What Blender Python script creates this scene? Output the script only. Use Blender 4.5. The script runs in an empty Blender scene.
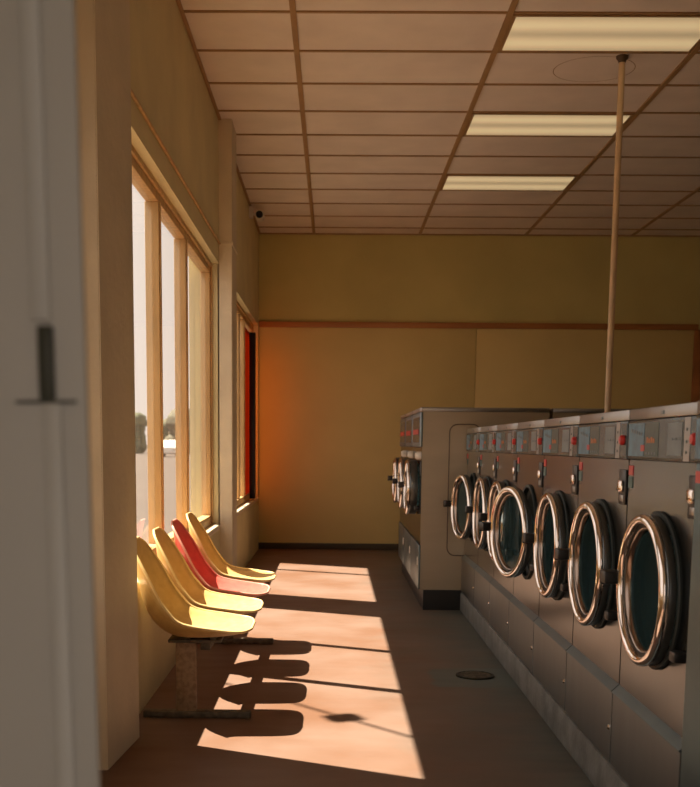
import bpy, bmesh, math, random
from mathutils import Vector, Matrix
random.seed(7)
SC = bpy.context.scene
COL = SC.collection
PI = math.pi

# ------------------------------------------------------------------ materials
def new_mat(name):
    m = bpy.data.materials.new(name); m.use_nodes = True
    nt = m.node_tree
    for n in list(nt.nodes):
        if n.type != 'OUTPUT_MATERIAL': nt.nodes.remove(n)
    out = nt.nodes['Material Output']
    return m, nt, out
def N(nt, t, **kw):
    n = nt.nodes.new(t)
    for k, v in kw.items():
        if k.startswith('i_'): n.inputs[k[2:].replace('_', ' ')].default_value = v
        else: setattr(n, k, v)
    return n
def rgb(c): return (c[0], c[1], c[2], 1)

def mat(name, col, rough=.6, metal=0, var=.12, scale=6, bump=0, bscale=40, col2=None, stretch=(1,1,1), detail=4, spec=None, coat=0):
    """Principled surface whose colour drifts between two tones with noise in object space."""
    m, nt, out = new_mat(name)
    b = N(nt, 'ShaderNodeBsdfPrincipled'); nt.links.new(b.outputs[0], out.inputs[0])
    b.inputs['Roughness'].default_value = rough; b.inputs['Metallic'].default_value = metal
    if spec is not None: b.inputs['Specular IOR Level'].default_value = spec
    if coat: b.inputs['Coat Weight'].default_value = coat
    tc = N(nt, 'ShaderNodeTexCoord'); mp = N(nt, 'ShaderNodeMapping'); mp.inputs['Scale'].default_value = stretch
    nt.links.new(tc.outputs['Object'], mp.inputs['Vector'])
    no = N(nt, 'ShaderNodeTexNoise'); no.inputs['Scale'].default_value = scale; no.inputs['Detail'].default_value = detail
    nt.links.new(mp.outputs[0], no.inputs['Vector'])
    cr = N(nt, 'ShaderNodeValToRGB')
    c2 = col2 or tuple(max(0, x * (1 - var * 2)) for x in col)
    cr.color_ramp.elements[0].position = .32; cr.color_ramp.elements[1].position = .68
    cr.color_ramp.elements[0].color = rgb(c2); cr.color_ramp.elements[1].color = rgb(col)
    nt.links.new(no.outputs['Fac'], cr.inputs['Fac']); nt.links.new(cr.outputs[0], b.inputs['Base Color'])
    if bump:
        n2 = N(nt, 'ShaderNodeTexNoise'); n2.inputs['Scale'].default_value = bscale; n2.inputs['Detail'].default_value = 5
        nt.links.new(mp.outputs[0], n2.inputs['Vector'])
        bp = N(nt, 'ShaderNodeBump'); bp.inputs['Strength'].default_value = bump; bp.inputs['Distance'].default_value = .01
        nt.links.new(n2.outputs['Fac'], bp.inputs['Height']); nt.links.new(bp.outputs[0], b.inputs['Normal'])
    return m

M = {}
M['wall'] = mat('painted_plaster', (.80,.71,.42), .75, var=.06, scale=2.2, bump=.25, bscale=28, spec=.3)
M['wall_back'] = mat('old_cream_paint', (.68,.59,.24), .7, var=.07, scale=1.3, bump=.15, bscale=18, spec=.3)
M['cream'] = mat('clean_cream_paint', (.82,.76,.62), .7, var=.03, scale=2)  # lighter than the seen walls, so the unseen ones bounce more light
M['panel'] = mat('painted_board', (.78,.62,.27), .55, var=.06, scale=1.1, bump=.12, bscale=9, spec=.3)
M['pilaster'] = mat('cream_pilaster_paint', (.80,.70,.52), .7, var=.07, scale=3, bump=.3, bscale=30, spec=.3)
M['wood_trim'] = mat('orange_brown_trim', (.50,.20,.06), .5, var=.15, scale=5, stretch=(.2,1,1))
M['base'] = mat('dark_baseboard', (.06,.045,.025), .6)
M['frame'] = mat('varnished_window_wood', (.72,.46,.20), .45, var=.13, scale=7, stretch=(3,3,.3))
M['sill'] = mat('cream_gloss_sill', (.86,.74,.54), .3, var=.04)
M['tile'] = mat('ceiling_tile', (.88,.77,.68), .85, var=.05, scale=3, bump=.25, bscale=90, spec=.2)
M['tbar'] = mat('tan_ceiling_grid', (.42,.25,.11), .5, var=.08)
M['pole'] = mat('cream_pole_paint', (.70,.50,.30), .45, var=.1, scale=8)
M['rust'] = mat('rusty_flange', (.10,.06,.03), .7)
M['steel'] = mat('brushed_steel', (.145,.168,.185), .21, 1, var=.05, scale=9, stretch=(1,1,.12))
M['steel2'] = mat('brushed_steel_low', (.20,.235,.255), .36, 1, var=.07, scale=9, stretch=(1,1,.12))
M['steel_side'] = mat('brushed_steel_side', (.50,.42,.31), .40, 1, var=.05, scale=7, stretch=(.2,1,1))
M['steel_blue'] = mat('blue_grey_steel', (.17,.23,.255), .38, 1, var=.06, scale=5)
M['teal_panel'] = mat('dull_teal_steel', (.10,.185,.225), .35, 1, var=.08)
M['groove'] = mat('dark_steel_groove', (.16,.12,.09), .45, .6)
M['chrome'] = mat('chrome', (.86,.80,.76), .09, 1, var=.02)
M['bronze'] = mat('dull_inner_ring', (.34,.27,.23), .22, 1, var=.05)
M['darksteel'] = mat('dark_door_steel', (.13,.14,.14), .32, .8, var=.1)
M['black'] = mat('black_plastic', (.012,.012,.012), .4, var=.1)
M['rubber'] = mat('door_gasket_rubber', (.02,.03,.03), .6)
M['drum'] = mat('drum_steel', (.30,.48,.52), .4, .2, var=.25, scale=14, stretch=(.3,2,2))
M['display'] = mat('dark_teal_display', (.05,.085,.095), .25, var=.3, scale=10)
M['blue'] = mat('blue_print', (.08,.24,.36), .35, var=.3, scale=22)
M['green'] = mat('dark_green_print', (.03,.075,.06), .35, var=.3, scale=30)
M['grey'] = mat('grey_print', (.16,.21,.23), .35, var=.2, scale=12)
M['orange'] = mat('orange_print', (.62,.20,.04), .4, var=.2, scale=40)
M['red'] = mat('red_plastic', (.62,.035,.03), .35, var=.1)
M['redprint'] = mat('red_print', (.50,.03,.025), .4, var=.1)
M['teal'] = mat('teal_sticker', (.08,.16,.15), .5)
M['whiteplas'] = mat('white_plastic', (.82,.78,.70), .4, var=.03)
M['silver'] = mat('satin_silver', (.34,.33,.32), .33, 1, var=.05)
M['concrete'] = mat('grey_concrete_curb', (.18,.19,.185), .75, col2=(.10,.107,.105), scale=9, bump=.4, bscale=40)
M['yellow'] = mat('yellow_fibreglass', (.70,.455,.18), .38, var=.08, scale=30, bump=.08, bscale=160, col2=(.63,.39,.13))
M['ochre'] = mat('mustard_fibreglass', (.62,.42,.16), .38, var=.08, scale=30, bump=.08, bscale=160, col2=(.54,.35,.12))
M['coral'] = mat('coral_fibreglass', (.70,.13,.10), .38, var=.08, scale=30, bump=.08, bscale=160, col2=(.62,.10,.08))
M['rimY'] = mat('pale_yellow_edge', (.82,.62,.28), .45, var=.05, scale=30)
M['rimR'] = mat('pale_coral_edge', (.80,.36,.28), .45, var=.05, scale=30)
M['legpaint'] = mat('worn_tan_leg_paint', (.36,.25,.15), .6, col2=(.22,.14,.08), scale=45, bump=.3, bscale=60)
M['iron'] = mat('worn_dark_iron', (.05,.042,.03), .6, col2=(.16,.13,.085), scale=28, bump=.3, bscale=50)
M['alu'] = mat('grey_door_aluminium', (.47,.475,.46), .5, .15, var=.07, scale=3, stretch=(1,1,.15))
M['alu2'] = mat('pale_door_aluminium', (.49,.505,.50), .5, .15, var=.05, scale=3, stretch=(1,1,.15))
M['slot'] = mat('dark_latch_slot', (.03,.035,.02), .5)
M['ground'] = mat('pale_dusty_paving', (.095,.075,.066), .9, var=.08, scale=.3)
M['bark'] = mat('tree_bark', (.10,.07,.05), .9)
M['leaf'] = mat('green_leaves', (.13,.15,.085), .8, var=.3, scale=2.5, bump=.6, bscale=3)  # both leaf colours are paled in place of distance haze
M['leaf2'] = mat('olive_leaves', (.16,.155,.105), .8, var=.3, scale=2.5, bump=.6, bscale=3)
M['carwhite'] = mat('white_car_paint', (.85,.83,.80), .25, var=.02, coat=.5)
M['carglass'] = mat('dark_car_glass', (.03,.035,.04), .08)
M['roof'] = mat('roof_felt', (.2,.18,.16), .9)
M['tyre'] = mat('tyre_rubber', (.02,.02,.02), .8)
M['lampglass'] = mat('car_lamp_glass', (.7,.7,.65), .1)
M['drain'] = mat('drain_iron', (.035,.033,.02), .6, .5)
M['patch'] = mat('cement_patch', (.17,.175,.155), .8, col2=(.12,.125,.11), scale=14, bump=.3)

def glass_mat(name, tint, ior=1.45, rough=0.0, body=0.0, bodycol=(.5,.5,.5)):
    m, nt, out = new_mat(name)
    tr = N(nt, 'ShaderNodeBsdfTransparent'); tr.inputs[0].default_value = rgb(tint)
    gl = N(nt, 'ShaderNodeBsdfGlossy'); gl.inputs['Roughness'].default_value = rough
    fr = N(nt, 'ShaderNodeFresnel'); fr.inputs[0].default_value = ior
    mx = N(nt, 'ShaderNodeMixShader')
    ge = N(nt, 'ShaderNodeNewGeometry'); fm = N(nt, 'ShaderNodeMath', operation='SUBTRACT'); fm.inputs[0].default_value = 1
    nt.links.new(ge.outputs['Backfacing'], fm.inputs[1]); f2 = N(nt, 'ShaderNodeMath', operation='MULTIPLY')
    nt.links.new(fm.outputs[0], f2.inputs[0]); nt.links.new(fr.outputs[0], f2.inputs[1])
    nt.links.new(f2.outputs[0], mx.inputs[0]); nt.links.new(tr.outputs[0], mx.inputs[1]); nt.links.new(gl.outputs[0], mx.inputs[2])
    last = mx
    if body:
        df = N(nt, 'ShaderNodeBsdfDiffuse'); df.inputs[0].default_value = rgb(bodycol)
        tl = N(nt, 'ShaderNodeBsdfTranslucent'); tl.inputs[0].default_value = rgb(bodycol)
        m3 = N(nt, 'ShaderNodeMixShader'); m3.inputs[0].default_value = .5
        nt.links.new(df.outputs[0], m3.inputs[1]); nt.links.new(tl.outputs[0], m3.inputs[2])
        m2 = N(nt, 'ShaderNodeMixShader'); m2.inputs[0].default_value = body
        nt.links.new(mx.outputs[0], m2.inputs[1]); nt.links.new(m3.outputs[0], m2.inputs[2]); last = m2
    nt.links.new(last.outputs[0], out.inputs[0])
    return m
M['glass'] = glass_mat('window_glass', (.98,.98,.97), 1.28, 0, .03, (.8,.75,.68))
M['doorglass'] = glass_mat('washer_door_glass', (.62,.74,.76), 1.5, .03, .28, (.10,.21,.24))

def red_film():
    m, nt, out = new_mat('red_translucent_sheet')
    tl = N(nt, 'ShaderNodeBsdfTranslucent'); tl.inputs[0].default_value = (.30,.06,.008,1)
    df = N(nt, 'ShaderNodeBsdfDiffuse'); df.inputs[0].default_value = (.42,.06,.015,1)
    mx = N(nt, 'ShaderNodeMixShader'); mx.inputs[0].default_value = .25
    nt.links.new(tl.outputs[0], mx.inputs[1]); nt.links.new(df.outputs[0], mx.inputs[2]); nt.links.new(mx.outputs[0], out.inputs[0])
    return m
M['redfilm'] = red_film()

def floor_mat():
    m, nt, out = new_mat('worn_red_floor_paint')
    b = N(nt, 'ShaderNodeBsdfPrincipled'); nt.links.new(b.outputs[0], out.inputs[0])
    b.inputs['Specular IOR Level'].default_value = .4
    tc = N(nt, 'ShaderNodeTexCoord')
    n1 = N(nt, 'ShaderNodeTexNoise'); n1.inputs['Scale'].default_value = 1.7; n1.inputs['Detail'].default_value = 6
    nt.links.new(tc.outputs['Object'], n1.inputs['Vector'])
    r1 = N(nt, 'ShaderNodeValToRGB')
    r1.color_ramp.elements[0].position = .33; r1.color_ramp.elements[1].position = .66
    r1.color_ramp.elements[0].color = (.152,.074,.040,1); r1.color_ramp.elements[1].color = (.195,.126,.095,1)
    nt.links.new(n1.outputs['Fac'], r1.inputs['Fac'])
    # the lane along the machines is worn down to grey-brown cement
    sx = N(nt, 'ShaderNodeSeparateXYZ'); nt.links.new(tc.outputs['Object'], sx.inputs[0])
    n2 = N(nt, 'ShaderNodeTexNoise'); n2.inputs['Scale'].default_value = 2.6; n2.inputs['Detail'].default_value = 5
    nt.links.new(tc.outputs['Object'], n2.inputs['Vector'])
    ad = N(nt, 'ShaderNodeMath', operation='MULTIPLY_ADD'); nt.links.new(n2.outputs['Fac'], ad.inputs[0]); ad.inputs[1].default_value = .7
    nt.links.new(sx.outputs['X'], ad.inputs[2])
    mr = N(nt, 'ShaderNodeMapRange'); nt.links.new(ad.outputs[0], mr.inputs['Value'])
    mr.inputs['From Min'].default_value = .60; mr.inputs['From Max'].default_value = 1.35
    r2 = N(nt, 'ShaderNodeValToRGB')
    r2.color_ramp.elements[0].color = (.072,.086,.076,1); r2.color_ramp.elements[1].color = (.125,.128,.112,1)
    r2.color_ramp.elements[0].position = .35; r2.color_ramp.elements[1].position = .65
    n3 = N(nt, 'ShaderNodeTexNoise'); n3.inputs['Scale'].default_value = 5; n3.inputs['Detail'].default_value = 7
    mp = N(nt, 'ShaderNodeMapping'); mp.inputs['Scale'].default_value = (.6,2.2,1)
    nt.links.new(tc.outputs['Object'], mp.inputs[0]); nt.links.new(mp.outputs[0], n3.inputs['Vector'])
    nt.links.new(n3.outputs['Fac'], r2.inputs['Fac'])
    mx = N(nt, 'ShaderNodeMixRGB'); nt.links.new(mr.outputs[0], mx.inputs[0]); nt.links.new(r1.outputs[0], mx.inputs[1]); nt.links.new(r2.outputs[0], mx.inputs[2])
    # squarish grey cement repair round the drain
    def edge(sock, c, half):
        q = N(nt, 'ShaderNodeMath', operation='SUBTRACT'); nt.links.new(sock, q.inputs[0]); q.inputs[1].default_value = c
        w = N(nt, 'ShaderNodeMath', operation='ABSOLUTE'); nt.links.new(q.outputs[0], w.inputs[0])
        g = N(nt, 'ShaderNodeMath', operation='MULTIPLY_ADD'); nt.links.new(n3.outputs['Fac'], g.inputs[0]); g.inputs[1].default_value = .12; nt.links.new(w.outputs[0], g.inputs[2])
        r = N(nt, 'ShaderNodeMapRange'); nt.links.new(g.outputs[0], r.inputs['Value'])
        r.inputs['From Min'].default_value = half+.075; r.inputs['From Max'].default_value = half+.04; return r.outputs[0]
    e1, e2 = edge(sx.outputs['X'], .76, .23), edge(sx.outputs['Y'], 5.76, .24)
    pm = N(nt, 'ShaderNodeMath', operation='MULTIPLY'); nt.links.new(e1, pm.inputs[0]); nt.links.new(e2, pm.inputs[1])
    pf = N(nt, 'ShaderNodeMath', operation='MULTIPLY'); nt.links.new(pm.outputs[0], pf.inputs[0]); pf.inputs[1].default_value = .8
    m2 = N(nt, 'ShaderNodeMixRGB'); nt.links.new(pf.outputs[0], m2.inputs[0]); nt.links.new(mx.outputs[0], m2.inputs[1]); m2.inputs[2].default_value = (.10,.125,.115,1)
    nt.links.new(m2.outputs[0], b.inputs['Base Color'])
    rr = N(nt, 'ShaderNodeMapRange'); nt.links.new(n3.outputs['Fac'], rr.inputs['Value'])
    rr.inputs['To Min'].default_value = .45; rr.inputs['To Max'].default_value = .7
    nt.links.new(rr.outputs[0], b.inputs['Roughness'])
    bp = N(nt, 'ShaderNodeBump'); bp.inputs['Strength'].default_value = .15; bp.inputs['Distance'].default_value = .004
    nt.links.new(n3.outputs['Fac'], bp.inputs['Height']); nt.links.new(bp.outputs[0], b.inputs['Normal'])
    return m
M['floor'] = floor_mat()

def lamp_lens():
    """ribbed lens of a fluorescent fitting: two tubes glow through it as two brighter bands"""
    m, nt, out = new_mat('fluorescent_lens')
    tc = N(nt, 'ShaderNodeTexCoord'); sx = N(nt, 'ShaderNodeSeparateXYZ'); nt.links.new(tc.outputs['Object'], sx.inputs[0])
    ab = N(nt, 'ShaderNodeMath', operation='ABSOLUTE'); nt.links.new(sx.outputs['Y'], ab.inputs[0])
    su = N(nt, 'ShaderNodeMath', operation='SUBTRACT'); nt.links.new(ab.outputs[0], su.inputs[0]); su.inputs[1].default_value = .14
    a2 = N(nt, 'ShaderNodeMath', operation='ABSOLUTE'); nt.links.new(su.outputs[0], a2.inputs[0])
    mr = N(nt, 'ShaderNodeMapRange'); mr.interpolation_type = 'SMOOTHSTEP'
    nt.links.new(a2.outputs[0], mr.inputs['Value']); mr.inputs['From Min'].default_value = 0; mr.inputs['From Max'].default_value = .15
    mr.inputs['To Min'].default_value = .50; mr.inputs['To Max'].default_value = .26
    em = N(nt, 'ShaderNodeEmission'); em.inputs[0].default_value = (1.0,.73,.38,1); nt.links.new(mr.outputs[0], em.inputs[1])
    df = N(nt, 'ShaderNodeBsdfDiffuse'); df.inputs[0].default_value = (.6,.55,.45,1)
    ad = N(nt, 'ShaderNodeAddShader'); nt.links.new(em.outputs[0], ad.inputs[0]); nt.links.new(df.outputs[0], ad.inputs[1])
    nt.links.new(ad.outputs[0], out.inputs[0])
    return m
M['lens'] = lamp_lens()

def added_glow():  # emission added to tint the back wall orange, no known source
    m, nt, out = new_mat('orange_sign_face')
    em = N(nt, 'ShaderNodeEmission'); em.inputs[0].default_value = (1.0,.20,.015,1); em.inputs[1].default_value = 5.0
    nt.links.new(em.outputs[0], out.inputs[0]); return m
M['signglow'] = added_glow()

# ------------------------------------------------------------------ geometry helpers
def box(bm, x0, x1, y0, y1, z0, z1, bev=0, seg=2):
    vs = [bm.verts.new(p) for p in ((x0,y0,z0),(x1,y0,z0),(x1,y1,z0),(x0,y1,z0),(x0,y0,z1),(x1,y0,z1),(x1,y1,z1),(x0,y1,z1))]
    fs = [bm.faces.new([vs[i] for i in f]) for f in ((3,2,1,0),(4,5,6,7),(0,1,5,4),(1,2,6,5),(2,3,7,6),(3,0,4,7))]
    if bev:
        es = list({e for f in fs for e in f.edges})
        bmesh.ops.bevel(bm, geom=es, offset=bev, segments=seg, affect='EDGES', profile=.5)
def tube(bm, pts, r, n=10, cap=True):
    pts = [Vector(p) for p in pts]; rings = []
    for i, p in enumerate(pts):
        d = (pts[min(i+1, len(pts)-1)] - pts[max(i-1, 0)]).normalized()
        a = d.cross(Vector((0,0,1)));
        if a.length < 1e-4: a = d.cross(Vector((1,0,0)))
        a.normalize(); b = d.cross(a).normalized()
        rr = r[i] if isinstance(r, (list, tuple)) else r
        rings.append([bm.verts.new(p + (a*math.cos(2*PI*k/n) + b*math.sin(2*PI*k/n))*rr) for k in range(n)])
    for A, B in zip(rings, rings[1:]):
        for k in range(n): bm.faces.new((A[k], A[(k+1)%n], B[(k+1)%n], B[k]))
    if cap: bm.faces.new(rings[0][::-1]); bm.faces.new(rings[-1])
def lathe_x(bm, prof, yc, zc, n=56, cap_end=False):
    """revolve (radius, x) pairs about the line y=yc, z=zc"""
    rings = []
    for r, x in prof:
        rings.append([bm.verts.new((x, yc + r*math.cos(2*PI*k/n), zc + r*math.sin(2*PI*k/n))) for k in range(n)])
    for A, B in zip(rings, rings[1:]):
        for k in range(n): bm.faces.new((A[k], A[(k+1)%n], B[(k+1)%n], B[k]))
    if cap_end: bm.faces.new(rings[-1])
def lathe_z(bm, prof, xc, yc, n=24, cap=True):
    rings = [[bm.verts.new((xc + r*math.cos(2*PI*k/n), yc + r*math.sin(2*PI*k/n), z)) for k in range(n)] for r, z in prof]
    for A, B in zip(rings, rings[1:]):
        for k in range(n): bm.faces.new((A[k], A[(k+1)%n], B[(k+1)%n], B[k]))
    if cap: bm.faces.new(rings[0][::-1]); bm.faces.new(rings[-1])
def torus_x(bm, R, r, x, yc, zc, n=56, k=12):
    rings = []
    for i in range(n):
        a = 2*PI*i/n
        rings.append([bm.verts.new((x + r*math.sin(2*PI*j/k), yc + (R + r*math.cos(2*PI*j/k))*math.cos(a), zc + (R + r*math.cos(2*PI*j/k))*math.sin(a))) for j in range(k)])
    for i in range(n):
        A, B = rings[i], rings[(i+1)%n]
        for j in range(k): bm.faces.new((A[j], A[(j+1)%k], B[(j+1)%k], B[j]))
def obj(name, bm, m, parent=None, smooth=None, loc=None):
    bmesh.ops.recalc_face_normals(bm, faces=bm.faces)
    me = bpy.data.meshes.new(name); bm.to_mesh(me); bm.free()
    me.materials.append(M[m] if isinstance(m, str) else m)
    o = bpy.data.objects.new(name, me); COL.objects.link(o)
    if parent: o.parent = parent
    if loc: o.location = loc
    if smooth is not None:
        for p in me.polygons: p.use_smooth = True
        lim = math.radians(smooth)
        b2 = bmesh.new(); b2.from_mesh(me)
        for e in b2.edges:
            if len(e.link_faces) == 2 and e.calc_face_angle(0) > lim: e.smooth = False
        b2.to_mesh(me); b2.free()
    return o
def bx(name, m, x0, x1, y0, y1, z0, z1, bev=0, parent=None):
    bm = bmesh.new(); box(bm, x0, x1, y0, y1, z0, z1, bev)
    return obj(name, bm, m, parent, 35 if bev else None)
def tag(o, label, cat, group=None, kind=None):
    o['label'] = label; o['category'] = cat
    if group: o['group'] = group
    if kind: o['kind'] = kind
    return o
def struct(o, label=None, cat=None):
    o['kind'] = 'structure'
    if label: o['label'] = label
    if cat: o['category'] = cat
    return o
def empty(name, loc, rz=0):
    o = bpy.data.objects.new(name, None); COL.objects.link(o); o.location = loc; o.rotation_euler = (0,0,rz); o.empty_display_size = .2
    return o
def copy_tree(o, parent=None):
    c = o.copy(); COL.objects.link(c)
    if parent: c.parent = parent
    for ch in list(o.children): copy_tree(ch, c)
    return c

# ------------------------------------------------------------------ room constants
CEIL = 3.664
WX = -.89            # inner face of the window wall
YB = 12.92           # back wall
XR = 6.6             # right wall
YF = 1.12            # inner face of the entrance wall
Z0W, Z1W = .62, 2.61 # window opening
W1 = (4.44, 8.48); W2 = (9.13, 12.78); W_FILL = (1.35, 3.75)

# ------------------------------------------------------------------ shell
bm = bmesh.new(); box(bm, -1.12, XR+.15, .75, YB+.15, -.15, 0)
struct(obj('floor', bm, 'floor'), 'worn red painted concrete floor with a sunlit strip', 'floor')

bm = bmesh.new(); box(bm, WX-.2, XR+.15, .9, YB+.15, CEIL, CEIL+.1)
ceil = struct(obj('ceiling', bm, 'tile'), 'suspended ceiling of pale rectangular tiles', 'ceiling')
bm = bmesh.new()
X0, Y0 = -.253, 6.442
for c in range(0, 6):
    x = X0 + 1.22*c
    if -.89 < x < XR: box(bm, x-.017, x+.017, YF, YB, CEIL-.012, CEIL+.002)
for j in range(-9, 12):
    y = Y0 + .61*j
    if YF < y < YB: box(bm, WX, XR, y-.009, y+.009, CEIL-.009, CEIL+.002)
box(bm, WX, XR, YB-.03, YB, CEIL-.012, CEIL)
box(bm, WX, WX+.022, YF, YB, CEIL-.012, CEIL)
obj('ceiling_grid', bm, 'tbar', ceil)
# water-stain ring on the tile round the pole
bm = bmesh.new()
n = 48; ra, rb = .255, .261
A = [bm.verts.new((1.655+ra*math.cos(2*PI*k/n), 7.37+ra*.93*math.sin(2*PI*k/n), CEIL-.0012)) for k in range(n)]
B = [bm.verts.new((1.655+rb*math.cos(2*PI*k/n), 7.37+rb*.93*math.sin(2*PI*k/n), CEIL-.0012)) for k in range(n)]
for k in range(n): bm.faces.new((A[k], A[(k+1)%n], B[(k+1)%n], B[k]))
obj('stain_ring', bm, 'tbar', ceil)

# window wall, with two openings, rebated lintel outside
bm = bmesh.new()
XO = -1.12
box(bm, XO, -1.04, .9, W_FILL[0], -.1, CEIL); box(bm, XO, -1.04, W_FILL[1], 4.2, -.1, CEIL); box(bm, XO, -1.04, W_FILL[0], W_FILL[1], -.1, Z0W-.04); box(bm, XO, -1.04, W_FILL[0], W_FILL[1], Z1W, CEIL)  # includes the opening of the added, unseen near window
for y0, y1 in ((4.1, W1[0]), (W1[1], W2[0]), (W2[1], YB+.15)):
    box(bm, XO, WX, y0, y1, -.1, CEIL)
for y0, y1 in (W1, W2):
    box(bm, XO, WX, y0, y1, -.1, Z0W-.04)
    box(bm, -1.02, WX, y0, y1, Z1W, CEIL)
    box(bm, XO, -1.02, y0, y1, 2.90, CEIL)
struct(obj('wall_left', bm, 'wall'), 'long ochre plaster wall with two tall windows', 'wall')

for (y0, y1) in ((4.02, 4.50), (8.48, 8.88)):
    bm = bmesh.new(); near = y0 < 5
    xa, xb = (-.856, -.819) if near else (-.79, -.79)
    P = [(-1.10 if near else WX-.01, y0), (xa, y0), (xb, y1), (WX-.01, y1)] + ([(WX-.01, y0+.25), (-1.10, y0+.25)] if near else [])
    A = [bm.verts.new((x, y, 0)) for x, y in P]; B = [bm.verts.new((x, y, CEIL)) for x, y in P]; k_ = len(P)
    for k in range(k_): bm.faces.new((A[k], A[(k+1)%k_], B[(k+1)%k_], B[k]))
    bm.faces.new(A[::-1]); bm.faces.new(B)
    bmesh.ops.bevel(bm, geom=[e for e in bm.edges if abs(e.verts[0].co.z-e.verts[1].co.z) > 1 and e.verts[0].co.x > WX+.02], offset=.004, segments=2, affect='EDGES')
    if not near: box(bm, WX-.005, -.782, y0-.008, y1+.008, 2.745, 2.772, .004)
    o = obj('pilaster', bm, 'pilaster', None, 35)
    struct(o, 'cream pilaster beside the chairs, nearest to the doorway' if near else 'far cream pilaster between the two windows', 'pilaster')

# back wall: plain above, boarded below a thin wooden rail
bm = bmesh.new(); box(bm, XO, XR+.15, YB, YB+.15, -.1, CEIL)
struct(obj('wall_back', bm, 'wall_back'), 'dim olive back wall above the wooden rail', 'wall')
for k, (x0, x1) in enumerate(((WX, 1.645), (1.652, 4.18))):
    bm = bmesh.new(); box(bm, x0, x1, YB-.02, YB+.005, .07, 2.60, .003)
    struct(obj('wall_panel', bm, 'panel', None, 35), ('painted board on the back wall next to the window wall' if k == 0 else 'painted board on the back wall behind the machines'), 'wall panel')
bm = bmesh.new(); box(bm, WX, 4.22, YB-.045, YB+.002, 2.60, 2.665, .006)
struct(obj('trim_1', bm, 'wood_trim', None, 35), 'thin orange brown wooden rail along the back wall', 'trim')
bm = bmesh.new(); box(bm, 4.18, 4.27, YB-.06, YB+.002, 0, 2.60, .006)
struct(obj('trim_2', bm, 'wood_trim', None, 35), 'upright orange brown post at the end of the back boards', 'trim')
bm = bmesh.new(); box(bm, WX, 4.18, YB-.035, YB+.002, 0, .075, .004)
struct(obj('baseboard_back', bm, 'base', None, 35), 'dark baseboard along the back wall', 'baseboard')
bm = bmesh.new(); box(bm, XR, XR+.15, .9, YB+.15, -.1, CEIL)
struct(obj('wall_right', bm, 'cream'))
# entrance wall with the doorway the photo is taken through
bm = bmesh.new()
DX0, DX1, DZ = -.34, .70, 2.25
box(bm, XO, DX0, .95, YF, -.1, CEIL); box(bm, DX1, XR, .95, YF, -.1, CEIL); box(bm, DX0, DX1, .95, YF, DZ, CEIL)
struct(obj('wall_front', bm, 'cream'))
bm = bmesh.new(); box(bm, -1.12, -1.0, -2.2, .95, -.1, 2.7); box(bm, 1.9, 2.02, -2.2, .95, -.1, 2.7); box(bm, -1.12, 2.02, -2.2, .95, 2.7, 2.8); box(bm, -1.12, 2.02, -2.3, -2.2, 2.4, 2.8)  # unseen lobby, added to temper the daylight from behind the camera
struct(obj('wall_lobby', bm, 'cream'))
bm = bmesh.new(); box(bm, -1.12, 2.02, -2.3, .75, -.15, 0)
struct(obj('floor_lobby', bm, 'concrete'))  # floor of the added lobby
# metal door edge at the doorway, out of focus in front
dr = struct(empty('door_1', (-.3275, 1.0, 0)), 'blurred grey metal door edge with a dark latch slot, close to the camera', 'door')
dx = -.35
dr.rotation_euler.y = -math.radians(.75)
bm = bmesh.new()
P = [(-.46-dx, -.05), (-.2215-dx, -.05), (-.2205-dx, -.048), (-.2205-dx, -.045), (-.262-dx, .04), (-.46-dx, .04)]
A = [bm.verts.new((x, y, 0)) for x, y in P]; B = [bm.verts.new((x, y, 2.24)) for x, y in P]
for k in range(6): bm.faces.new((A[k], A[(k+1)%6], B[(k+1)%6], B[k]))
bm.faces.new(A[::-1]); bm.faces.new(B); obj('door_stile', bm, 'alu', dr, 35)
bm = bmesh.new(); box(bm, -.2585-dx, -.2425-dx, -.054, -.045, 0, 1.2825, .002); box(bm, -.266-dx, -.249-dx, -.054, -.045, 1.352, 2.24, .002); obj('edge_strip', bm, 'alu2', dr, 35)
bm = bmesh.new(); box(bm, -.261-dx, -.2475-dx, -.056, -.04, 1.2845, 1.348, .002); obj('latch_slot', bm, 'slot', dr, 35)
bm = bmesh.new(); box(bm, -.282-dx, -.230-dx, -.0535, -.045, 1.282, 1.2845); obj('seam', bm, 'slot', dr)

# flat roof so that daylight only enters by the windows and the doorway
bm = bmesh.new(); box(bm, XO, XR+.3, .8, YB+.3, CEIL+.12, CEIL+.3)
struct(obj('roof', bm, 'roof'))

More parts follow.
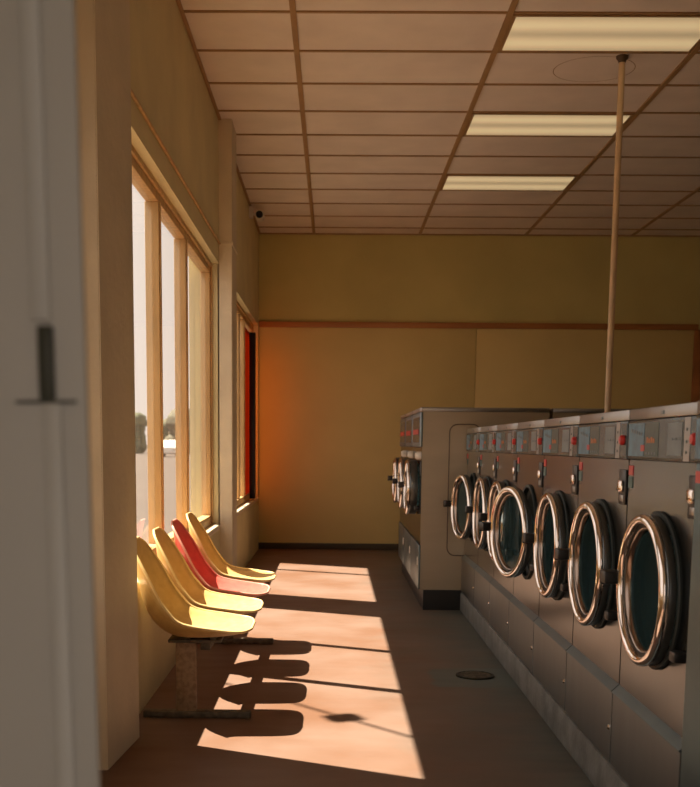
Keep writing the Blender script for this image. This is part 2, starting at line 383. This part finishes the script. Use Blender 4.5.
# ------------------------------------------------------------------ windows
def window(name, y0, y1, mull, label, dxw=0):
    root = struct(empty(name, (-.98, (y0+y1)/2, Z0W)), label, 'window')
    oy, oz, ox = (y0+y1)/2, Z0W, -.98
    root.location.x += dxw
    def B(bm, xa, xb, ya, yb, za, zb, bev=.004): box(bm, xa-ox, xb-ox, ya-oy, yb-oy, za-oz, zb-oz, bev)
    fx0, fx1 = -1.025, -.955
    bm = bmesh.new()
    B(bm, fx0, fx1, y0, y1, Z1W-.075, Z1W); B(bm, fx0, fx1, y0, y1, Z0W-.04, Z0W+.07)
    B(bm, fx0, fx1, y0, y0+.05, Z0W+.0701, Z1W-.0751); B(bm, fx0, fx1, y1-.05, y1, Z0W+.0701, Z1W-.0751)
    # inner stop bead just proud of the frame
    B(bm, -.9549, -.94, y0, y1, Z1W-.03, Z1W-.001, .003)
    B(bm, -.9549, -.94, y1-.022, y1, Z0W, Z1W-.0301, .003)
    obj('window_frame', bm, 'frame', root, 35)
    for m_ in mull:
        bm = bmesh.new(); B(bm, fx0-.004, fx1+.002, m_-.026, m_+.026, Z0W+.07, Z1W-.075)
        B(bm, -.9529, -.945, m_-.012, m_+.012, Z0W+.07, Z1W-.075, .003)
        obj('mullion', bm, 'frame', root, 35)
    ed = [y0+.05] + [v for m_ in mull for v in (m_-.026, m_+.026)] + [y1-.05]
    for k in range(0, len(ed), 2):
        bm = bmesh.new(); box(bm, -.992-ox, -.988-ox, ed[k]-oy, ed[k+1]-oy, Z0W+.07-oz, Z1W-.075-oz)
        obj('pane', bm, 'glass', root)
    bm = bmesh.new(); B(bm, -.955, -.886, y0+.004, y1-.012, Z0W-.045, Z0W, .012)
    obj('window_sill', bm, 'sill', root, 35)
    return root
window('window_1', W1[0], W1[1], (6.03, 7.10), 'large wood framed window with three panes behind the chairs')
window('window_2', W2[0], W2[1], (10.98, 11.60), 'far wood framed window near the back corner')
window('window_3', W_FILL[0], W_FILL[1], (2.55,), 'window near the doorway, out of sight behind the door edge', -.10)  # extra window out of view, added to bring in more daylight
# red sheet hanging in the last pane of the far window, dark edge towards the corner
bm = bmesh.new(); box(bm, -.978, -.973, 11.60, 12.76, Z0W+.005, 2.50)
rs = tag(obj('red_sheet', bm, 'redfilm'), 'translucent red sheet hung inside the last pane of the far window', 'sheet')
sg = empty('sign_box', (-.925, 12.40, Z0W+.005))  # dark strip with an added, hidden glowing side that lights the back wall
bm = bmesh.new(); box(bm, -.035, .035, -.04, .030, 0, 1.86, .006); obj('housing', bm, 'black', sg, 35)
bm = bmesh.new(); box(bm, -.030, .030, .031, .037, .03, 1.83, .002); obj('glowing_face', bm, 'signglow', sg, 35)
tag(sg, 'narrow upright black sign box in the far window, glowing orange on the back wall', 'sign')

# thin cable along the wall above the first window
bm = bmesh.new(); tube(bm, [(WX+.008, 4.5, 2.735), (WX+.009, 6.5, 2.745), (WX+.008, 8.48, 2.755)], .0085, 8)
tag(obj('wall_cable', bm, 'frame', None, 60), 'thin tan cable running level above the big window', 'cable')

# security camera in the ceiling corner
cam_root = empty('security_camera', (-.879, 11.45, 3.54))
bm = bmesh.new(); box(bm, -.010, .03, -.05, .05, .0, .11, .006); tube(bm, [(.02,0,.04), (.07,-.01,.03), (.10,-.02,.02)], .014, 8)
obj('bracket', bm, 'whiteplas', cam_root, 40)
bm = bmesh.new(); tube(bm, [(.10,.10,.02), (.10,.08,.02), (.10,-.06,.02), (.10,-.075,.02)], [.03,.045,.045,.04], 18)
obj('housing', bm, 'whiteplas', cam_root, 40)
bm = bmesh.new(); tube(bm, [(.10,-.070,.02), (.10,-.084,.02)], .036, 18); obj('lens', bm, 'black', cam_root, 40)
tag(cam_root, 'small security camera high in the far ceiling corner', 'camera')

# pole from the ceiling down behind the washers
pr = empty('steel_pole', (1.775, 7.13, 0))
bm = bmesh.new(); lathe_z(bm, [(.02,0), (.02,CEIL-.015)], 0, 0, 20); obj('pole', bm, 'pole', pr, 40)
bm = bmesh.new(); lathe_z(bm, [(.022,CEIL-.04), (.026,CEIL-.026), (.037,CEIL-.014), (.038,CEIL)], 0, 0, 20); obj('flange', bm, 'rust', pr, 40)
tag(pr, 'slim cream painted pole rising behind the washers to the ceiling', 'pole')

# ceiling lights
def light(y0, label):
    r = empty('ceiling_light', ((X0+1.22 + X0+2.44)/2, y0+.305, CEIL))
    hx, hy = .59, .285
    bm = bmesh.new()
    box(bm, -hx, hx, -hy, -hy+.02, -.0115, .001); box(bm, -hx, hx, hy-.02, hy, -.0115, .001)
    box(bm, -hx, -hx+.02, -hy+.0201, hy-.0201, -.0115, .001); box(bm, hx-.02, hx, -hy+.0201, hy-.0201, -.0115, .001)
    obj('light_frame', bm, 'tbar', r)
    bm = bmesh.new(); box(bm, -hx+.02, hx-.02, -hy+.02, hy-.02, -.010, -.002); obj('diffuser', bm, 'lens', r)
    return tag(r, label, 'light', 'fluorescent ceiling lights')
light(Y0-6*.61, 'fluorescent ceiling panel directly over the doorway end of the room')  # unseen lamp added to raise the fill light
light(Y0-3*.61, 'fluorescent ceiling panel above the nearest washer')  # second unseen lamp, also added for fill
light(Y0, 'fluorescent ceiling panel just before the pole, largest of the three in view')
light(Y0+3*.61, 'fluorescent ceiling panel in the middle, crossed by the pole')
light(Y0+6*.61, 'fluorescent ceiling panel nearest to the back wall, smallest of the three in view')

# ------------------------------------------------------------------ plinth and floor details
bm = bmesh.new(); box(bm, .972, 1.72, 1.3, 8.16, 0, .145, .012)
struct(obj('machine_plinth', bm, 'concrete', None, 35), 'low grey concrete curb under the row of washers', 'plinth')
dn = empty('floor_drain', (.784, 5.81, .001))
bm = bmesh.new(); lathe_z(bm, [(.105,0), (.105,.006), (.095,.008), (.088,.004)], 0, 0, 36); obj('drain_rim', bm, 'drain', dn, 40)
bm = bmesh.new()
for k in range(-3, 4):
    w = math.sqrt(max(.0, .084**2 - (k*.024)**2)); box(bm, -w, w, k*.024-.006, k*.024+.006, .003, .007)
obj('drain_grate', bm, 'iron', dn)
tag(dn, 'small round dark drain in the floor beside the washers', 'drain')

# ------------------------------------------------------------------ machines
def plate_with_hole(bm, y0, y1, z0, z1, yc, zc, R, x):
    angs = [2*PI*k/64 for k in range(64)] + [math.atan2(z-zc, y-yc) % (2*PI) for y in (y0, y1) for z in (z0, z1)]
    angs = sorted(set(round(a, 6) for a in angs))
    I, O = [], []
    for a in angs:
        c, s = math.cos(a), math.sin(a)
        t = min([(y1-yc)/c if c > 1e-9 else ((y0-yc)/c if c < -1e-9 else 1e9), (z1-zc)/s if s > 1e-9 else ((z0-zc)/s if s < -1e-9 else 1e9)])
        I.append(bm.verts.new((x, yc+R*c, zc+R*s))); O.append(bm.verts.new((x, yc+t*c, zc+t*s)))
    m = len(angs)
    for k in range(m): bm.faces.new((I[k], I[(k+1)%m], O[(k+1)%m], O[k]))

def shell(bm, D, W, z0, z1):
    """cabinet without its front sheet, 2 mm gap to its neighbours"""
    g = .006
    P = [(0,g,z0),(D,g,z0),(D,W-g,z0),(0,W-g,z0),(0,g,z1),(D,g,z1),(D,W-g,z1),(0,W-g,z1)]
    v = [bm.verts.new(p) for p in P]
    for f in ((3,2,1,0),(4,5,6,7),(0,1,5,4),(1,2,6,5),(2,3,7,6)): bm.faces.new([v[i] for i in f])

def make_door(root, yc, zc, R, depth, hinge_y, tilt=0, handle=.065, hz=.012):
    """round door, hinged on its near side; everything on it is a child of the ring"""
    hx = -.006
    bm = bmesh.new()
    lathe_x(bm, [(R+.012, -.006), (R+.014, -.012), (R+.012, -depth*.6), (R+.004, -depth*.8), (R-.014, -depth*.8), (R-.022, -depth*.5), (R-.026, -.006), (R+.012, -.006)], yc-hinge_y, zc)
    d = obj('door', bm, 'darksteel', root, 35, (hx, hinge_y, 0)); d.rotation_euler = (0, 0, tilt)
    y = yc-hinge_y
    bm = bmesh.new(); torus_x(bm, R, .0165, -depth+.012, y, zc, 64, 14); obj('chrome_ring', bm, 'chrome', d, 60)
    bm = bmesh.new(); lathe_x(bm, [(R-.021, -depth+.022), (R-.026, -depth+.016), (R-.032, -depth+.019), (R-.036, -depth+.034)], y, zc); obj('inner_ring', bm, 'bronze', d, 60)
    bm = bmesh.new(); lathe_x(bm, [(R-.032, -depth+.028), (R-.042, -depth+.036), (R-.066, .0), (R-.105, .055), (R-.16, .075), (.003, .08)], y, zc, 56, True); obj('door_glass', bm, 'doorglass', d, 50)
    # latch on the far side, hinge blocks on the near side
    bm = bmesh.new(); fy = y + R
    box(bm, -depth-.045, -depth+.01, fy-.004, fy+handle, zc+hz-.021, zc+hz+.021, .006)
    box(bm, -depth-.045, -.002, fy+handle-.022, fy+handle, zc+hz-.028, zc+hz+.018, .005)
    obj('latch_handle', bm, 'black', d, 35)
    for s in (-1,):
        bm = bmesh.new(); box(bm, -.035, .004, -.055, -.005, zc+s*.15-.016, zc+s*.15+.016, .006); obj('hinge', bm, 'black', d, 35)
    return d

def make_washer(W, H=1.227, D=.74, ledge=True, tilt=0, col='steel'):
    """small front loader; local origin: front face plane, near corner, on the plinth. Faces -x"""
    r = empty('washing_machine', (0,0,0))
    z = lambda v: v - .145
    yc, zc, R = W*.5-.012, z(.812), .218
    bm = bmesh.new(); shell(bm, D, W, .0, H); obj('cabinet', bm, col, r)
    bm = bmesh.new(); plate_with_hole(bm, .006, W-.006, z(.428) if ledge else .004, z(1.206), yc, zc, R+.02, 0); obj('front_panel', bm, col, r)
    bm = bmesh.new(); lathe_x(bm, [(R+.026, -.001), (R+.026, -.008), (R+.022, -.011), (R+.01, -.011), (R+.012, .012), (R-.01, .02), (R-.03, .06)], yc, zc); obj('gasket', bm, 'rubber', r, 35)
    bm = bmesh.new(); lathe_x(bm, [(R-.03, .06), (R-.025, .10), (R-.02, .45), (.02, .47)], yc, zc, 48, True); obj('drum', bm, 'drum', r, 35)
    if ledge:
        lf = -.022
        bm = bmesh.new(); box(bm, lf, .0, .006, W-.006, .004, z(.401), .002); obj('lower_panel', bm, 'steel2', r)
        bm = bmesh.new()
        pr_ = [(lf-.004, z(.402)), (lf-.004, z(.406)), (-.001, z(.430)), (.004, z(.430)), (.004, z(.402))]
        A = [bm.verts.new((x, .004, zz)) for x, zz in pr_]; B = [bm.verts.new((x, W-.004, zz)) for x, zz in pr_]
        for k in range(5): bm.faces.new((A[k], A[(k+1)%5], B[(k+1)%5], B[k]))
        bm.faces.new(A[::-1]); bm.faces.new(B); obj('ledge', bm, 'steel_blue', r)
        bm = bmesh.new(); lathe_x(bm, [(.0, lf-.006), (.008, lf-.006), (.010, lf)], .03, z(.27), 14); obj('panel_screw', bm, 'chrome', r, 40)
    # control panel
    bm = bmesh.new(); box(bm, -.008, .004, .006, W-.006, z(1.208), z(1.336), .003); cp = obj('control_panel', bm, 'display', r, 35)
    bm = bmesh.new(); box(bm, -.0095, -.006, .098, .15, z(1.210), z(1.334)); obj('key_strip', bm, 'silver', cp)
    bm = bmesh.new(); box(bm, -.0095, -.006, .155, W-.014, z(1.217), z(1.328)); obj('display', bm, 'display', cp)
    bm = bmesh.new(); box(bm, -.0105, -.008, W-.20, W-.02, z(1.220), z(1.325)); obj('blue_graphic', bm, 'blue', cp)
    bm = bmesh.new(); box(bm, -.0105, -.008, W-.355, W-.21, z(1.220), z(1.325)); obj('green_graphic', bm, 'green', cp)
    bm = bmesh.new(); box(bm, -.0105, -.008, .165, .30, z(1.225), z(1.320)); obj('grey_graphic', bm, 'grey', cp)
    bm = bmesh.new()
    for k in range(4): box(bm, -.012, -.0104, W-.315+.022*k, W-.30+.022*k, z(1.262), z(1.276)+.004*(k % 2))
    obj('orange_mark', bm, 'orange', cp)
    bm = bmesh.new(); box(bm, -.012, -.0104, W-.21, W-.17, z(1.236), z(1.256), .0005); obj('red_mark', bm, 'redprint', cp)
    bm = bmesh.new()
    for k in range(5): box(bm, -.012, -.0104, W-.18+.028*k, W-.165+.028*k, z(1.285)+.003*k, z(1.296)+.003*k)
    obj('panel_lettering', bm, 'grey', cp); bm = bmesh.new()
    for k in range(4): box(bm, -.012, -.0104, W-.335+.03*k, W-.318+.03*k, z(1.226), z(1.234))
    obj('panel_lettering', bm, 'grey', cp); bm = bmesh.new()
    for k in range(3): box(bm, -.012, -.0104, .18+.035*k, .205+.035*k, z(1.27), z(1.277))
    obj('panel_lettering', bm, 'grey', cp)
    bm = bmesh.new(); box(bm, -.0095, -.006, .012, .085, z(1.217), z(1.328)); obj('key_plate', bm, 'display', cp)
    for zz in (1.235, 1.265, 1.30):
        bm = bmesh.new(); lathe_x(bm, [(.005, -.009), (.005, -.011), (.0, -.012)], .125, z(zz), 12); obj('indicator', bm, 'green', cp)
    bm = bmesh.new(); lathe_x(bm, [(.017, -.008), (.017, -.018), (.013, -.024), (.0, -.026)], .045, z(1.272), 20); obj('start_knob', bm, 'red', cp, 40)
    # top strip with its small badge
    bm = bmesh.new(); box(bm, -.006, .01, .003, W-.003, z(1.338), H+.002, .003); tp = obj('top_strip', bm, 'silver', r, 35)
    bm = bmesh.new(); box(bm, -.0085, -.005, W*.5-.016, W*.5+.016, z(1.348), z(1.360), .002); obj('badge', bm, 'grey', tp, 35)
    # coin slot
    bm = bmesh.new(); box(bm, -.006, .003, .014, .10, z(1.052), z(1.172), .003); cs = obj('coin_plate', bm, 'black', r, 35)
    bm = bmesh.new(); box(bm, -.018, -.005, .030, .088, z(1.095), z(1.135), .008); obj('coin_slide', bm, 'chrome', cs, 35)
    bm = bmesh.new(); box(bm, -.009, -.005, .028, .078, z(1.063), z(1.085), .002); obj('coin_return', bm, 'silver', cs, 35)
    # sticker
    bm = bmesh.new(); box(bm, -.0025, .001, W-.058, W-.01, z(1.155), z(1.187)); st = obj('sticker', bm, 'red', r)
    bm = bmesh.new(); box(bm, -.0025, .001, W-.058, W-.01, z(1.112), z(1.150)); obj('sticker', bm, 'teal', r)
    make_door(r, yc, zc, R, .05, yc-R-.045, tilt)
    return r

SW, SY = .745, 2.95
lab = ['steel front load washer nearest the camera, its right edge against the blue-grey machine',
       'second steel washer along the row from the camera',
       'third steel washer along the row, its round door shut',
       'fourth steel washer along the row, its round door ajar and reflecting pink floor light',
       'fifth steel washer along the row, half hidden by the open round door before it',
       'sixth steel washer along the row, last but one before the big machines',
       'last steel washer of the row, standing against the big steel side panel']
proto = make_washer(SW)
for i in range(7):
    w = proto if i == 0 else copy_tree(proto)
    w.location = (1.0, SY + SW*i, .145)
    tag(w, lab[i], 'washing machine', 'small front load washers in the row')
    for ch in w.children:
        if ch.name.split('.')[0] == 'door': ch.rotation_euler.z = {3: math.radians(13), 6: math.radians(9), 4: math.radians(2)}.get(i, math.radians(1))
big0 = make_washer(1.34, ledge=False, col='teal_panel')
big0.location = (.975, 1.60, .145)
tag(big0, 'blue-grey machine cut off by the right edge of the photo', 'washing machine')

def make_big(W=.85, H=1.53, D=.945):
    r = empty('large_washing_machine', (0,0,0))
    yc, zc, R = W*.47, .92, .20
    bm = bmesh.new(); box(bm, .03, D-.03, .004, W-.004, 0, .155); obj('kick_base', bm, 'black', r)
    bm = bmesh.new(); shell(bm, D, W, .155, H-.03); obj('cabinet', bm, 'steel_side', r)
    bm = bmesh.new(); box(bm, -.012, D, .001, W-.001, H-.032, H, .004); obj('top_cap', bm, 'silver', r, 35)
    bm = bmesh.new(); plate_with_hole(bm, .003, W-.003, .50, 1.23, yc, zc, R, 0); obj('front_panel', bm, 'steel', r)
    bm = bmesh.new(); box(bm, -.01, .004, .004, W-.004, .158, .495, .003); obj('lower_panel', bm, 'steel_blue', r, 35)
    bm = bmesh.new(); box(bm, -.014, -.008, .06, .12, .34, .40); obj('sticker', bm, 'whiteplas', r)
    bm = bmesh.new(); box(bm, -.012, .004, .004, W-.004, 1.235, H-.036, .003); cp = obj('control_panel', bm, 'steel_blue', r, 35)
    bm = bmesh.new(); box(bm, -.016, -.011, .2, W-.1, 1.33, 1.37); obj('red_graphic', bm, 'redprint', cp)
    bm = bmesh.new(); box(bm, -.014, -.011, .12, W-.06, 1.27, 1.46); obj('display', bm, 'display', cp)
    bm = bmesh.new(); lathe_x(bm, [(.03, -.002), (.03, -.03), (.02, -.045), (0, -.047)], .07, 1.17, 20); obj('dial', bm, 'whiteplas', r, 40)
    bm = bmesh.new(); lathe_x(bm, [(R-.01, .0), (R-.02, .10), (R-.03, .5), (.02, .52)], yc, zc, 48, True); obj('drum', bm, 'drum', r, 35)
    bm = bmesh.new(); box(bm, -.006, .003, .03, .10, 1.02, 1.12, .003); obj('coin_plate', bm, 'black', r, 35)
    make_door(r, yc, zc, R, .085, yc-R-.05, 0, .08)
    # two long pressed panels outlined on the side sheet
    for x0, x1 in ((.203, .435), (.545, .80)):
        pts = []; rad = .06; zb, zt = .42, 1.405
        for cx, cz, a0 in ((x0+rad, zt-rad, PI), (x1-rad, zt-rad, PI/2), (x1-rad, zb+rad, 0), (x0+rad, zb+rad, -PI/2)):
            for k in range(6): a = a0 - k*PI/10; pts.append((cx+rad*math.cos(a), .0015, cz+rad*math.sin(a)))
        pts.append(pts[0]); bm = bmesh.new(); tube(bm, pts, .0042, 8, False); obj('pressed_outline', bm, 'groove', r, 60)
    return r
BY, BW = 8.175, .85
bl = ['large steel washer facing the windows, its broad side panel towards the camera',
      'large steel washer facing the windows, middle of three',
      'large steel washer facing the windows, closest to the back wall']
bp_ = make_big()
for i in range(3):
    w = bp_ if i == 0 else copy_tree(bp_)
    w.location = (.662, BY + BW*i, 0); tag(w, bl[i], 'washing machine', 'large washers facing the windows')
bk = copy_tree(bp_); bk.location = (2.58, BY+BW+.02, 0); bk.rotation_euler = (0,0,PI)
tag(bk, 'large steel machine standing back to back behind, only its top edge showing', 'washing machine'); del bk['group']

# ------------------------------------------------------------------ chairs
def smooth_path(P, n):
    out = []
    m = len(P)-1
    for i in range(n):
        t = i/(n-1)*m; k = min(int(t), m-1); u = t-k
        p = [P[max(0, min(m, k+d))] for d in (-1, 0, 1, 2)]
        out.append(tuple(.5*((2*p[1][j]) + (-p[0][j]+p[2][j])*u + (2*p[0][j]-5*p[1][j]+4*p[2][j]-p[3][j])*u*u + (-p[0][j]+3*p[1][j]-3*p[2][j]+p[3][j])*u**3) for j in range(len(P[0]))))
    return out
# profile: x forward (0 = back top), z, half width, side lift (how far the edges curl towards the sitter)
PROF = [(-.515, .815, .075, .000), (-.509, .785, .150, .012), (-.503, .72, .190, .045), (-.493, .64, .212, .078), (-.473, .55, .224, .100),
        (-.435, .465, .231, .112), (-.37, .403, .235, .108), (-.27, .377, .236, .086), (-.10, .388, .232, .050), (-.02, .408, .215, .022), (.008, .420, .170, .008), (.020, .424, .085, .0)]
def make_chair(mc, mr_):
    r = empty('shell_chair', (0,0,0))
    path = smooth_path(PROF, 34); nv = 17
    bm = bmesh.new(); grid = []
    for i, (x, z, w, lift) in enumerate(path):
        a = path[max(0, i-1)]; b = path[min(len(path)-1, i+1)]
        t = Vector((b[0]-a[0], 0, b[1]-a[1])).normalized(); nrm = Vector((-t.z, 0, t.x))   # towards the sitter
        if nrm.z < 0 and nrm.x < 0: nrm = -nrm
        row = []
        for k in range(nv):
            s = -1 + 2*k/(nv-1)
            p = Vector((x, s*w, z)) + nrm*(lift*abs(s)**2.4)
            row.append(bm.verts.new(p))
        grid.append(row)
    for A, B in zip(grid, grid[1:]):
        for k in range(nv-1): bm.faces.new((A[k], A[k+1], B[k+1], B[k]))
    edge = [g[0].co.copy() for g in grid] + [v.co.copy() for v in grid[-1][1:]] + [g[-1].co.copy() for g in grid[-2::-1]] + [v.co.copy() for v in grid[0][-2:0:-1]]
    o = obj('seat_shell', bm, mc, r, 80)
    so = o.modifiers.new('thickness', 'SOLIDIFY'); so.thickness = .009; so.offset = 0
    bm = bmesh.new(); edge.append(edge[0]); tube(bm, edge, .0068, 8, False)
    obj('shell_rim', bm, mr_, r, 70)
    # metal mounting plate screwed under the seat
    bm = bmesh.new(); box(bm, -.36, -.12, -.07, .07, .352, .367, .004); box(bm, -.29, -.26, -.06, .06, .366, .374); box(bm, -.17, -.14, -.06, .06, .366, .379)
    obj('mounting_plate', bm, 'iron', r, 35)
    return r
ch_y = (4.88, 5.47, 6.08, 6.70)
spec = [('ochre', 'rimY', 'yellow moulded shell chair at the near end of the row'),
        ('yellow', 'rimY', 'yellow moulded shell chair between the near yellow and the red one'),
        ('coral', 'rimR', 'red moulded shell chair, third in the row of four'),
        ('yellow', 'rimY', 'yellow moulded shell chair beyond the red one, at the far end of the row')]
first = make_chair('yellow', 'rimY')
shells = {}
for i, (mc, mr_, lb) in enumerate(spec):
    c = first if i == 0 else copy_tree(first)
    for ch in c.children:
        nm = ch.name.split('.')[0]
        if nm in ('seat_shell', 'shell_rim'):
            want = mc if nm == 'seat_shell' else mr_
            key = (nm, want)
            if key not in shells:
                me = ch.data.copy(); me.materials.clear(); me.materials.append(M[want]); shells[key] = me
            ch.data = shells[key]
    c.location = (-.382, ch_y[i], .0)
    tag(c, lb, 'chair', 'row of moulded shell chairs')
# beam and legs
fr = empty('chair_beam', (-.60, 5.78, 0))
bm = bmesh.new(); box(bm, .0, .045, -.93, 1.10, .312, .352, .004); obj('beam', bm, 'iron', fr, 35)
for yy in (-.93, .93):
    bm = bmesh.new(); box(bm, -.110, -.018, yy-.02, yy+.02, .03, .352, .006); obj('post', bm, 'legpaint', fr, 35)
    bm = bmesh.new(); box(bm, -.110, .06, yy-.03, yy+.03, .352, .3535, .0005); obj('top_bracket', bm, 'iron', fr, 35)
    bm = bmesh.new(); box(bm, -.262, .23, yy-.026, yy+.026, .0, .032, .006); obj('foot', bm, 'iron', fr, 35)
tag(fr, 'dark metal beam with tan posts carrying the four shell chairs', 'bench frame')

# ------------------------------------------------------------------ outside
bm = bmesh.new(); box(bm, -300, -1.12, -150, 420, -.3, -.06); box(bm, -1.12, 60, -60, .75, -.3, -.06); box(bm, -1.12, 60, 13.1, 420, -.3, -.06)
struct(obj('ground', bm, 'ground'), 'pale paved lot outside the window', 'ground')
def tree(x, y, h, w, mt, label):
    r = empty('tree', (x, y, -.06))
    bm = bmesh.new(); tube(bm, [(0,0,0), (.1,0,h*.3), (0,.1,h*.6)], [.22,.17,.1], 8); obj('trunk', bm, 'bark', r, 60)
    bm = bmesh.new()
    for k in range(15):
        a = random.random()*2*PI; d = random.random()*w*.22
        mm = Matrix.Translation((math.cos(a)*d, math.sin(a)*d, h*(.14+.58*random.random()))) @ Matrix.Diagonal((w*.36, w*.36, h*.22, 1))
        g = bmesh.ops.create_icosphere(bm, subdivisions=3, radius=1, matrix=mm)
        for v in g['verts']: v.co += Vector((random.uniform(-1,1), random.uniform(-1,1), random.uniform(-1,1)))*w*.035
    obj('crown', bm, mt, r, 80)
    return tag(r, label, 'tree', 'trees across the lot')
for k in range(14):
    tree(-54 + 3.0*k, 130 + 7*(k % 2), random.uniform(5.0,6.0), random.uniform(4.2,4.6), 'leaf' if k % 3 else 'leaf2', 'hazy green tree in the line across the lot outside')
car = empty('car', (-15.35, 100, -.06))
bm = bmesh.new(); box(bm, -.92, .92, 0, 4.6, .32, .95, .12, 3); obj('body', bm, 'carwhite', car, 40)
bm = bmesh.new()
P = [(-.82,.95),(.82,.95),(.66,1.58),(-.66,1.58)]
A = [bm.verts.new((x, 1.0 if z < 1 else 1.75, z)) for x, z in P]; B = [bm.verts.new((x, 4.3 if z < 1 else 3.6, z)) for x, z in P]
for k in range(4): bm.faces.new((A[k], A[(k+1)%4], B[(k+1)%4], B[k]))
bm.faces.new(A[::-1]); bm.faces.new(B); obj('cabin', bm, 'carwhite', car, 40)
bm = bmesh.new(); vs = [bm.verts.new(p) for p in ((-.70,1.06,1.0),(.70,1.06,1.0),(.58,1.66,1.5),(-.58,1.66,1.5))]; bm.faces.new(vs)
g = bmesh.ops.solidify(bm, geom=bm.faces[:], thickness=.03); obj('windscreen', bm, 'carglass', car)
for s in (-1, 1):
    for yy in (.85, 3.75):
        bm = bmesh.new(); lathe_x(bm, [(0, s*.70), (.33, s*.70), (.33, s*.93), (0, s*.93)], yy, .33, 24); obj('wheel', bm, 'tyre', car, 40)
    bm = bmesh.new(); box(bm, s*.66-.16, s*.66+.16, -.03, .05, .62, .80, .02); obj('headlight', bm, 'lampglass', car, 35)
tag(car, 'white car parked far off outside the window', 'car')
# overhead wire outside, with a small box on it: it throws the faint bar and dark diamond on the sunlit floor
SD = Vector((.541, -.250, -1))
def up(px, py, z): return Vector((px, py, 0)) - SD*z
zw = 4.6
a = up(-.22, 5.17, zw); b = up(.36, 4.52, zw); m_ = up(.066, 4.86, zw)
wr = empty('overhead_wire', m_)
bm = bmesh.new(); d = (b-a).normalized(); tube(bm, [-d*9, d*6], .012, 6); obj('wire', bm, 'black', wr)
bm = bmesh.new(); box(bm, -.075, .075, -.06, .06, -.05, .02, .01); bx_ = obj('wire_box', bm, 'black', wr, 35); bx_.rotation_euler = (0, 0, math.radians(25))
tag(wr, 'thin overhead wire with a small box outside above the big window', 'wire')

# ------------------------------------------------------------------ light
sun = bpy.data.lights.new('sun', 'SUN'); so = bpy.data.objects.new('sun', sun); COL.objects.link(so)
so.rotation_euler = SD.to_track_quat('-Z', 'Y').to_euler(); so.location = (-8, 10, 14)
sun.energy = 22; sun.color = (1.0,.86,.68); sun.angle = math.radians(.53)
wd = bpy.data.worlds.new('world'); SC.world = wd; wd.use_nodes = True
bg = wd.node_tree.nodes['Background']; bg.inputs[0].default_value = (1.0,.86,.77,1); bg.inputs[1].default_value = 1.25

# ------------------------------------------------------------------ camera
cd = bpy.data.cameras.new('camera'); co = bpy.data.objects.new('camera', cd); COL.objects.link(co)
pitch, yaw, roll = .1286, .0112, .0084
co.matrix_world = Matrix.Translation((0, 0, 1.25)) @ Matrix.Rotation(yaw, 4, 'Z') @ Matrix.Rotation(PI/2 - pitch, 4, 'X') @ Matrix.Rotation(roll, 4, 'Z')
cd.sensor_width = 36; cd.lens = 1081.4*36/787
cd.shift_x = (350-320.43)/787; cd.shift_y = (583.94-393.5)/787
cd.clip_start = .05; cd.clip_end = 1000
cd.dof.use_dof = True; cd.dof.focus_distance = 5.0; cd.dof.aperture_fstop = 5.6
SC.camera = co

SC.view_settings.view_transform = 'Standard'; SC.view_settings.look = 'None'
SC.view_settings.gamma = 1; SC.view_settings.exposure = 0; SC.view_settings.use_curve_mapping = False
SC.cycles.max_bounces = 14; SC.cycles.diffuse_bounces = 8; SC.cycles.glossy_bounces = 6; SC.cycles.transparent_max_bounces = 16
SC.cycles.use_denoising = True
